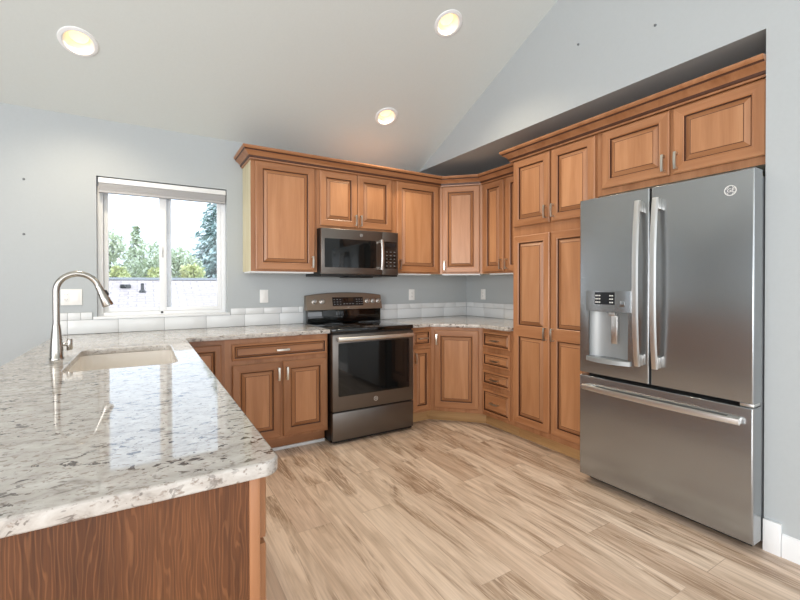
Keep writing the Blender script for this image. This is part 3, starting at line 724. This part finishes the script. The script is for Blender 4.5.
# ------------------------------------------------------------------ outlets and switches
def plate(name, label, cat, loc, rz, w_, gangs, kind):
    t = thing(name, label, cat, loc, rz, 'white wall plates')
    bm = bmesh.new(); box(bm, -w_/2, w_/2, -0.007, -0.0003, -0.057, 0.057, bev=0.0025); finish('cover_plate', bm, 'plastic', t)
    for gx, k in zip(gangs, kind):
        bm = bmesh.new(); box(bm, gx-0.0165, gx+0.0165, -0.0095, -0.0068, -0.033, 0.033, bev=0.0015)
        o = finish('receptacle' if k == 'o' else 'rocker', bm, 'plastic', t)
        if k == 'o':
            bm = bmesh.new()
            for zz in (0.017, -0.017):
                for xx, hh in ((-0.006, 0.0045), (0.006, 0.0035)): box(bm, gx+xx-0.001, gx+xx+0.001, -0.0099, -0.0092, zz-hh+0.002, zz+hh+0.002)
                cyl(bm, (gx, -0.0099, zz-0.008), (gx, -0.0092, zz-0.008), 0.0022, n=10)
            finish('slots', bm, 'slot', o)
    return t
plate('wall_outlet', 'double white outlet and switch plate left of the window', 'outlet', (-3.622, 0, 1.176), 0, 0.122, (-0.030, 0.030), 'os')
plate('wall_switch', 'white switch plate between the window and the range', 'switch', (-2.287, 0, 1.164), 0, 0.072, (0,), 's')
plate('wall_outlet', 'white outlet plate on the back wall right of the range', 'outlet', (-0.754, 0, 1.158), 0, 0.072, (0,), 'o')
plate('wall_outlet', 'white outlet plate on the right wall near the corner', 'outlet', (0, -0.285, 1.158), -PI/2, 0.072, (0,), 'o')
def screw(label, loc, rot):
    bm = bmesh.new(); lathe(bm, [(0.0, 0.0), (0.008, 0.0), (0.0075, 0.003), (0.003, 0.004), (0.003, 0.012), (0.0, 0.012)], 16)
    o = finish('wall_screw', bm, 'side'); o.location = loc; o.rotation_euler = rot
    return tag(o, label, 'screw', 'screws left in the walls')
screw('upper of two small screws left of the window', (-3.875, 0, 1.98), (PI/2, 0, 0))
screw('lower of two small screws left of the window', (-3.877, 0, 1.608), (PI/2, 0, 0))
screw('small screw on the gable above the pantry', (RX, -1.942, 2.886), (0, -PI/2, 0))
screw('small screw on the gable above the refrigerator', (RX, -2.445, 2.751), (0, -PI/2, 0))

def badge(parent, x, y, z, r, mat='steel'):
    """round scripted monogram badge facing -y"""
    bm = bmesh.new()
    cyl(bm, (x, y, z), (x, y-0.0012, z), r*0.94, n=32, mi=1)
    n = 40; k = 10
    prof = [(r, 0), (r, -0.003), (r*0.86, -0.003), (r*0.86, 0)]
    rings = [[Vector((x+a*math.cos(2*PI*i/n), y+b, z+a*math.sin(2*PI*i/n))) for i in range(n)] for a, b in prof]
    loft(bm, rings, False, False)
    for i in range(4):   # four small swirls inside the ring
        a = PI/4 + i*PI/2
        tube(bm, [(x+r*q_*math.cos(a+da), y-0.0022, z+r*q_*math.sin(a+da)) for q_, da in ((0.84, -0.45), (0.72, -0.2), (0.66, 0.05), (0.74, 0.25), (0.84, 0.35))], r*0.045, 6)
    o = finish('badge', bm, [mat, 'side'], parent)
    text_mesh('monogram', 'GE', r*1.0, 0.0008, mat, o, (x, y-0.002, z), (PI/2, 0, 0))
    return o

# ------------------------------------------------------------------ range
RXa, RW = -1.930, 0.758
t = thing('range', 'slate grey freestanding electric range between the base cabinets', 'range', (RXa, -0.680, 0))
bm = bmesh.new(); box(bm, 0.004, RW-0.004, 0.045, 0.660, 0.012, 0.880)
for xx in (0.04, RW-0.04):
    for yy in (0.09, 0.62): cyl(bm, (xx, yy, 0.0), (xx, yy, 0.013), 0.018)
finish('body', bm, 'black', t, smooth=False)
bm = bmesh.new(); box(bm, 0.0, RW, 0.002, 0.660, 0.881, 0.914, bev=0.006, seg=3); ck = finish('cooktop', bm, 'bglass', t)
for bx_, by_, br_ in ((0.20, 0.19, 0.115), (0.56, 0.19, 0.09), (0.20, 0.45, 0.08), (0.56, 0.45, 0.105)):
    bm = bmesh.new(); lathe(bm, [(br_, 0.9141), (br_, 0.9146), (br_-0.003, 0.9146), (br_-0.003, 0.9141), (br_, 0.9141)], 40, (bx_, by_, 0), caps=False)
    finish('burner_ring', bm, 'side', ck)
# oven door
bm = bmesh.new(); box(bm, 0.004, RW-0.004, 0.0, 0.043, 0.262, 0.868, bev=0.004); od = finish('oven_door', bm, 'slate_warm', t)
bm = bmesh.new()
loft(bm, [[Vector((a, -0.0002, b)) for a, b in rrect(0.052, RW-0.045, 0.376, 0.800, 0.012)], [Vector((a, -0.003, b)) for a, b in rrect(0.053, RW-0.046, 0.377, 0.799, 0.012)]])
finish('oven_window', bm, 'oglass', od)
bm = bmesh.new()
secs = []
for i in range(17):
    s = -1+2*i/16; xx = RW/2 + s*0.345; yy = -0.048 - 0.010*(1-s*s)
    secs.append([Vector((xx, yy + 0.010*math.cos(a), 0.834 + 0.016*math.sin(a))) for a in [2*PI*k/14 for k in range(14)]])
loft(bm, secs)
for xx in (0.055, RW-0.055): box(bm, xx-0.014, xx+0.014, -0.045, 0.0, 0.822, 0.846, bev=0.003)
finish('door_handle', bm, 'steel', od)
badge(od, 0.385, 0.0, 0.322, 0.019)
bm = bmesh.new(); box(bm, 0.004, RW-0.004, 0.0, 0.043, 0.030, 0.250, bev=0.004); finish('storage_drawer', bm, 'slate_warm', t)
bm = bmesh.new(); box(bm, 0.010, RW-0.010, 0.016, 0.044, 0.012, 0.880); finish('door_gap_lining', bm, 'black', t, smooth=False)
# back guard: black glass riser and a leaning arched console
bm = bmesh.new(); box(bm, 0.006, RW-0.006, 0.590, 0.655, 0.9145, 1.035, bev=0.003); finish('riser', bm, 'bglass', t)
bm = bmesh.new()
def arch(x): s = (x-RW/2)/(RW/2); return 1.190 - 0.026*abs(s)**2.2
xs = [-0.004 + (RW+0.008)*i/24 for i in range(25)]
def console(y_bot, y_top, inset=0.0):
    pts = [Vector((x_, y_bot, 1.030+inset)) for x_ in xs] + [Vector((x_, y_top, arch(x_)-inset)) for x_ in reversed(xs)]
    return pts
loft(bm, [console(0.575, 0.610, 0.004), console(0.580, 0.616), console(0.655, 0.655)]); cn = finish('console', bm, 'slate_warm_lit', t, angle=30)
def on_console(z): return 0.5745 + (z-1.030)*0.035/0.15
bm = bmesh.new()
loft(bm, [[Vector((a, on_console(b)+0.002, b)) for a, b in ((0.245, 1.066), (0.560, 1.066), (0.560, 1.146), (0.245, 1.146))], [Vector((a, on_console(b)-0.002, b)) for a, b in ((0.245, 1.066), (0.560, 1.066), (0.560, 1.146), (0.245, 1.146))]])
dp_ = finish('display', bm, 'lcd', cn, smooth=False)
bm = bmesh.new()
def fl(x0_, x1_, z0_, z1_): loft(bm, [[Vector((a, on_console(b)-0.0021, b)) for a, b in ((x0_, z0_), (x1_, z0_), (x1_, z1_), (x0_, z1_))], [Vector((a, on_console(b)-0.0028, b)) for a, b in ((x0_, z0_), (x1_, z0_), (x1_, z1_), (x0_, z1_))]])
for gx in (0.256, 0.286, 0.316, 0.485, 0.513, 0.540):
    for gz in (1.078, 1.100, 1.122): fl(gx, gx+0.015, gz, gz+0.006)
for gx in (0.352, 0.382, 0.412, 0.442): fl(gx, gx+0.018, 1.080, 1.088)
finish('buttons', bm, 'key', dp_, smooth=False)
bm = bmesh.new(); loft(bm, [[Vector((a, on_console(b)-k_, b)) for a, b in ((0.350, 1.108), (0.466, 1.108), (0.466, 1.140), (0.350, 1.140))] for k_ in (0.0021, 0.0030)]); finish('clock_window', bm, 'bglass', dp_, smooth=False)
for kx in (0.068, 0.142, 0.606, 0.668, 0.727):
    bm = bmesh.new(); y_ = on_console(1.108)
    d_ = Vector((0, -0.97, 0.22)).normalized(); b_ = Vector((kx, y_+0.001, 1.108)); u_, v_ = frame_of(d_)
    loft(bm, [ring_pts(b_, u_, v_, 0.023, 28), ring_pts(b_+d_*0.004, u_, v_, 0.023, 28), ring_pts(b_+d_*0.006, u_, v_, 0.0195, 28), ring_pts(b_+d_*0.024, u_, v_, 0.017, 28), ring_pts(b_+d_*0.026, u_, v_, 0.0145, 28)])
    kb = finish('knob', bm, 'steel', cn)
    bm = bmesh.new(); box(bm, kx-0.002, kx+0.002, y_-0.027, y_-0.020, 1.110, 1.128); finish('pointer', bm, 'slot', kb, smooth=False)
text_mesh('console_mark', 'GE', 0.014, 0.0006, 'mark', cn, (0.40, on_console(1.050)-0.001, 1.050), (PI/2-0.22, 0, 0))

# ------------------------------------------------------------------ microwave
MX, MW, MH = -1.912, 0.754, 0.408
t = thing('microwave', 'slate grey over-the-range microwave under the short cabinet', 'microwave', (MX, -0.400, 1.337))
bm = bmesh.new(); box(bm, 0.0, MW, 0.036, 0.396, 0.0, MH, bev=0.002); finish('case', bm, 'black', t)
bm = bmesh.new(); box(bm, 0.001, 0.585, 0.0, 0.035, 0.016, MH-0.001, bev=0.005, seg=3); md = finish('door', bm, 'slate_warm', t)
bm = bmesh.new(); loft(bm, [[Vector((a, -k_, b)) for a, b in rrect(0.030, 0.520, 0.074, 0.320, 0.008)] for k_ in (0.0002, 0.003)]); finish('door_glass', bm, 'oglass', md)
badge(md, 0.372, 0.0, 0.362, 0.013)
bm = bmesh.new()
secs = []
for i in range(13):
    s = -1+2*i/12; zz = 0.195 + s*0.135; yy = -0.040 - 0.012*(1-s*s)
    secs.append([Vector((0.560 + 0.014*math.cos(a), yy + 0.008*math.sin(a), zz)) for a in [2*PI*k/12 for k in range(12)]])
loft(bm, secs)
for zz in (0.075, 0.315): box(bm, 0.550, 0.570, -0.038, 0.0, zz-0.011, zz+0.011, bev=0.003)
finish('door_handle', bm, 'steel', md)
bm = bmesh.new(); box(bm, 0.588, MW-0.001, 0.001, 0.035, 0.016, MH-0.001, bev=0.004, seg=3); cp = finish('control_column', bm, 'slate_warm', t)
bm = bmesh.new(); loft(bm, [[Vector((a, 0.001-k_, b)) for a, b in rrect(0.605, MW-0.020, 0.074, 0.320, 0.006)] for k_ in (0.0, 0.003)]); kp = finish('control_glass', bm, 'bglass', cp)
bm = bmesh.new()
for i in range(3):
    for j in range(5): box(bm, 0.622+i*0.040, 0.640+i*0.040, -0.0028, -0.0021, 0.095+j*0.032, 0.101+j*0.032)
finish('keys', bm, 'key', kp, smooth=False)
bm = bmesh.new(); loft(bm, [[Vector((a, -k_, b)) for a, b in rrect(0.618, MW-0.032, 0.272, 0.306, 0.003)] for k_ in (0.0021, 0.003)]); finish('clock_window', bm, 'lcd', kp)
bm = bmesh.new(); box(bm, 0.01, MW-0.01, 0.004, 0.034, 0.0, 0.015); box(bm, 0.25, 0.50, 0.02, 0.2, -0.012, -0.0005, bev=0.003); finish('vent_base', bm, 'black', t)

# ------------------------------------------------------------------ refrigerator
FW = 0.914; FH = 1.797
t = thing('refrigerator', 'slate grey french-door refrigerator with bottom freezer in the right alcove', 'refrigerator', (-0.783, -2.041, 0), -PI/2)
bm = bmesh.new(); box(bm, 0.010, FW-0.010, 0.115, 0.735, 0.030, 1.775, bev=0.004)
finish('case', bm, 'side', t)
bm = bmesh.new(); box(bm, 0.03, FW-0.03, 0.07, 0.115, 0.012, 0.055); finish('foot_grille', bm, 'black', t)
for xx in (0.06, FW-0.06):
    for yy in (0.16, 0.66):
        bm = bmesh.new(); cyl(bm, (xx, yy, 0.0), (xx, yy, 0.031), 0.022); finish('foot', bm, 'black', t)
bm = bmesh.new(); box(bm, 0.014, FW-0.014, 0.085, 0.116, 0.055, 1.770); finish('gasket', bm, 'black', t, smooth=False)
def fr_loops(x0_, x1_, z0_, z1_, hole=None, D=0.086):
    """door slab with softly rounded front edges; hole = rectangular recess in its face"""
    bm = bmesh.new(); r = 0.009
    Ls = [rect_loop(x0_, x1_, z0_, z1_, D), rect_loop(x0_, x1_, z0_, z1_, r)]
    for k in range(1, 7):
        a = PI/2*k/6; ins = r*(1-math.cos(a)); Ls.append(rect_loop(x0_+ins, x1_-ins, z0_+ins*0.5, z1_-ins*0.5, r - r*math.sin(a)))
    if hole:
        Ls += [rect_loop(*hole, 0.0), rect_loop(*hole, 0.064)]
    loft(bm, Ls, True, True)
    return bm
ZD0, ZD1 = 0.703, FH
SPL = 0.444
HOLE = (0.070, 0.320, 0.812, 1.095)
dl = finish('left_door', fr_loops(0.002, SPL-0.005, ZD0, ZD1, HOLE), 'slate', t, angle=25)
dr_ = finish('right_door', fr_loops(SPL+0.004, FW-0.002, ZD0, ZD1), 'slate', t, angle=25)
fd = finish('freezer_drawer', fr_loops(0.002, FW-0.002, 0.050, 0.684), 'slate', t, angle=25)
def bow_handle(parent, p0, p1, out, wide, thick, axis):
    bm = bmesh.new(); secs = []; n = 20
    for i in range(n+1):
        s = -1+2*i/n; e_ = 1 - abs(s)**2.6
        c_ = Vector(p0).lerp(Vector(p1), i/n); c_.y = -(0.034 + out*e_)
        if axis == 'z': secs.append([Vector((c_.x+wide*a, c_.y+thick*b, c_.z)) for a, b in ((-1, .4), (-.7, -.8), (0, -1), (.7, -.8), (1, .4), (.8, 1), (-.8, 1))])
        else: secs.append([Vector((c_.x, c_.y+thick*b, c_.z+wide*a)) for a, b in ((-1, .4), (-.7, -.8), (0, -1), (.7, -.8), (1, .4), (.8, 1), (-.8, 1))])
    loft(bm, secs); h = finish('handle', bm, 'steel', parent, angle=50)
    bm = bmesh.new()
    for p, s in ((p0, 1), (p1, -1)):
        if axis == 'z': box(bm, p[0]-wide*0.9, p[0]+wide*0.9, -0.030, 0.001, min(p[2]+s*0.004, p[2]+s*0.062), max(p[2]+s*0.004, p[2]+s*0.062), bev=0.003)
        else: box(bm, min(p[0]+s*0.004, p[0]+s*0.055), max(p[0]+s*0.004, p[0]+s*0.055), -0.030, 0.001, p[2]-wide*0.9, p[2]+wide*0.9, bev=0.003)
    finish('handle_mount', bm, 'steel', parent)
bow_handle(dl, (0.392, 0, 0.800), (0.392, 0, 1.730), 0.026, 0.017, 0.009, 'z')
bow_handle(dr_, (0.488, 0, 0.800), (0.488, 0, 1.730), 0.026, 0.017, 0.009, 'z')
bow_handle(fd, (0.045, 0, 0.618), (FW-0.045, 0, 0.618), 0.022, 0.017, 0.009, 'x')
badge(dr_, 0.818, 0.0, 1.708, 0.025, 'mark')
# water dispenser
dt = dl
bm = bmesh.new(); n = 16
def arc_strip(x0_, x1_, y_edge, y_mid, z0_, z1_, back):
    fr = [(x0_ + (x1_-x0_)*i/n, y_edge + (y_mid-y_edge)*(1-(2*i/n-1)**2)) for i in range(n+1)]
    poly = fr + [(x1_, back), (x0_, back)]
    prism(bm, poly, 'z', z0_, z1_)
arc_strip(0.056, 0.338, -0.012, -0.030, 1.096, 1.222, 0.002); cpn = finish('dispenser_panel', bm, 'slate', dt, angle=30)
bm = bmesh.new(); arc_strip(0.128, 0.256, -0.0285, -0.0325, 1.140, 1.214, -0.02); dsp = finish('dispenser_display', bm, 'lcd', cpn, angle=30)
bm = bmesh.new()
for i in range(3):
    for j in range(3): box(bm, 0.136+i*0.012, 0.143+i*0.012, -0.0335, -0.029, 1.150+j*0.020, 1.157+j*0.020)
for j in range(3):
    for i in range(2): box(bm, 0.226+i*0.013, 0.234+i*0.013, -0.0335, -0.029, 1.150+j*0.020, 1.157+j*0.020)
finish('icons', bm, 'mark', dsp, smooth=False)
bm = bmesh.new(); box(bm, 0.280, 0.312, -0.023, -0.014, 1.128, 1.165, bev=0.002); finish('dispenser_button', bm, 'slate', cpn)
bm = bmesh.new(); n2 = 18   # concave back of the niche
pts = []
for i in range(n2+1):
    a = PI*i/n2; pts.append((0.195 - 0.1235*math.cos(a), 0.004 + 0.054*math.sin(a)))
poly = pts + [(0.3187, 0.0635), (0.0713, 0.0635)]
prism(bm, poly, 'z', 0.813, 1.0945); finish('dispenser_niche', bm, 'slate_soft', dt, angle=30)
bm = bmesh.new(); box(bm, 0.218, 0.258, -0.004, 0.012, 0.905, 1.075, bev=0.004); box(bm, 0.205, 0.245, -0.010, 0.02, 1.072, 1.094, bev=0.003); finish('dispenser_paddle', bm, 'steel', dt)
bm = bmesh.new(); n = 16; arc_strip(0.056, 0.338, -0.010, -0.048, 0.786, 0.811, 0.002); finish('drip_tray', bm, 'slate_soft', dt, angle=30)
for xx, pr in ((0.05, dl), (FW-0.05, dr_)):
    bm = bmesh.new(); box(bm, xx-0.030, xx+0.030, 0.06, 0.17, FH+0.0005, FH+0.016, bev=0.006); finish('hinge_cover', bm, 'side', t)
bm = bmesh.new(); box(bm, FW-0.060, FW-0.006, 0.012, 0.09, 0.686, 0.701, bev=0.002); finish('hinge_plate', bm, 'steel', t)

# ------------------------------------------------------------------ outside the window
bm = bmesh.new(); box(bm, -60, 60, WT+0.4, 90, -3.4, -3.0)
struct(finish('ground', bm, 'lawn', smooth=False), 'lawn outside below the window', 'ground')
t = thing('neighbouring_house', 'pale shingled roof of the neighbouring house seen through the window', 'house', (-3.5, 9.0, -3.0))
sl = 0.36; rise = 4.44
bm = bmesh.new(); box(bm, -8, 9, -4.6, 4.6, 0.0, 2.72); finish('walls', bm, 'siding', t, smooth=False)
bm = bmesh.new(); prism(bm, [(-5.1, rise-5.1*sl), (0, rise), (5.1, rise-5.1*sl), (5.1, rise-5.1*sl-0.14), (0, rise-0.14), (-5.1, rise-5.1*sl-0.14)], 'x', -8.5, 9.5)
rf = finish('roof', bm, 'shingle', t, smooth=False)
bm = bmesh.new(); prism(bm, [(-0.14, rise-0.03), (0, rise+0.03), (0.14, rise-0.03), (0, rise-0.01)], 'x', -8.5, 9.5); finish('ridge_cap', bm, 'grout', rf, smooth=False)
def roof_z(y): return rise + y*sl
bm = bmesh.new(); box(bm, -0.18, 0.04, -0.70, -0.50, roof_z(-0.70)+0.005, roof_z(-0.50)+0.03, bev=0.02); finish('roof_vent', bm, 'slot', rf)
bm = bmesh.new(); cyl(bm, (0.28, -0.90, roof_z(-0.90)-0.05), (0.28, -0.90, roof_z(-0.90)+0.20), 0.035); cyl(bm, (0.28, -0.90, roof_z(-0.90)-0.03), (0.28, -0.90, roof_z(-0.90)+0.05), 0.10, 0.04); finish('vent_pipe', bm, 'slot', rf)

def leaf(bm, p, size, mi=0, stretch=1.0, dirv=None):
    a = Vector((random.gauss(0, 1), random.gauss(0, 1), random.gauss(0, 1))).normalized() if dirv is None else dirv
    u, v = frame_of(a)
    s = size*random.uniform(0.7, 1.3)
    vs = [bm.verts.new(p + a*s*stretch), bm.verts.new(p + u*s*0.45), bm.verts.new(p - a*s*stretch), bm.verts.new(p - u*s*0.45)]
    f = bm.faces.new(vs); f.material_index = mi
def bushy(name, label, x, y, zb, ztop, rad, mat, n=1700, size=0.16, blobs=9, group='trees beyond the roof'):
    t = thing(name, label, 'tree', (x, y, -3.0), 0, group)
    h = ztop+3.0
    bm = bmesh.new(); tube(bm, [(0, 0, 0), (0.06, 0.05, h*0.4), (0, 0, h*0.85)], [0.17, 0.12, 0.03], 10); finish('trunk', bm, 'bark', t)
    bm = bmesh.new()
    bl = [(Vector((random.uniform(-1, 1)*rad*0.6, random.uniform(-1, 1)*rad*0.6, h - rad*0.45 - random.random()*(ztop-zb)*0.8)), rad*random.uniform(0.35, 0.6)) for _ in range(blobs)]
    bl.append((Vector((0, 0, h-rad*0.4)), rad*0.4))
    for i in range(n):
        c_, r_ = random.choice(bl)
        d_ = Vector((random.gauss(0, 1), random.gauss(0, 1), random.gauss(0, 1))).normalized()
        leaf(bm, c_ + d_*r_*random.uniform(0.6, 1.05), size)
    finish('crown', bm, mat, t, smooth=False, recalc=False)
def conifer(name, label, x, y, zlow, ztop, rad, n_wh=26, mat='needle', size=0.16):
    t = thing(name, label, 'tree', (x, y, -3.0), 0, 'trees beyond the roof')
    h = ztop+3.0
    bm = bmesh.new(); cyl(bm, (0, 0, 0), (0, 0, h*0.98), 0.22, 0.02, 12); finish('trunk', bm, 'bark', t)
    bm = bmesh.new(); z_lo = max(0.8, zlow+3.0)
    for k in range(n_wh):
        f_ = k/(n_wh-1); zz = h - (h-z_lo)*f_; R = 0.12 + rad*f_**0.85
        nb = 5 + int(9*f_)
        for j in range(nb):
            a = 2*PI*(j+random.random()*0.8)/nb; Lb = R*random.uniform(0.72, 1.08)
            m_ = max(5, int(Lb*13))
            for i in range(m_):
                s = (i+0.5)/m_; p = Vector((math.cos(a)*Lb*s, math.sin(a)*Lb*s, zz - 0.28*Lb*s*s + 0.10*Lb*s**3))
                for _ in range(2):
                    leaf(bm, p + Vector((random.gauss(0, .05), random.gauss(0, .05), random.gauss(0, .05)))*(1+Lb*0.4), size, 0, 1.1, Vector((math.cos(a)+random.gauss(0, .5), math.sin(a)+random.gauss(0, .5), -0.4+random.gauss(0, .3))).normalized())
    finish('crown', bm, mat, t, smooth=False, recalc=False)
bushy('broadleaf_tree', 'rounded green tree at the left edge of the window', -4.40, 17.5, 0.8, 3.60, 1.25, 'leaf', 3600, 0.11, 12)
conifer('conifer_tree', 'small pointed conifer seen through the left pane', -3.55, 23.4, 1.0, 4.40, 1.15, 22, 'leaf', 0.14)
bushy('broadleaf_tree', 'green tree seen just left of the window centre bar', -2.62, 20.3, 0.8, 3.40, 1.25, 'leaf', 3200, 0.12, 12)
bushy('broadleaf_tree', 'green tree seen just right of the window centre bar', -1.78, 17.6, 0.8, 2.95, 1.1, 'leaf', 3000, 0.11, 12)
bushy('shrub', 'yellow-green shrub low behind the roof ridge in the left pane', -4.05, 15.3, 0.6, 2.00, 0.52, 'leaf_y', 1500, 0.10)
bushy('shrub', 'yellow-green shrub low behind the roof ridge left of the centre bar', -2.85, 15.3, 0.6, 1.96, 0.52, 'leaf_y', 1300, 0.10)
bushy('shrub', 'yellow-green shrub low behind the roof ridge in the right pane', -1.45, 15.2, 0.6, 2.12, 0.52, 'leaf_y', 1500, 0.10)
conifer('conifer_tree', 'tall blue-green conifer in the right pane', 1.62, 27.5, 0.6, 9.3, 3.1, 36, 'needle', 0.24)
print('objects', len(bpy.data.objects))
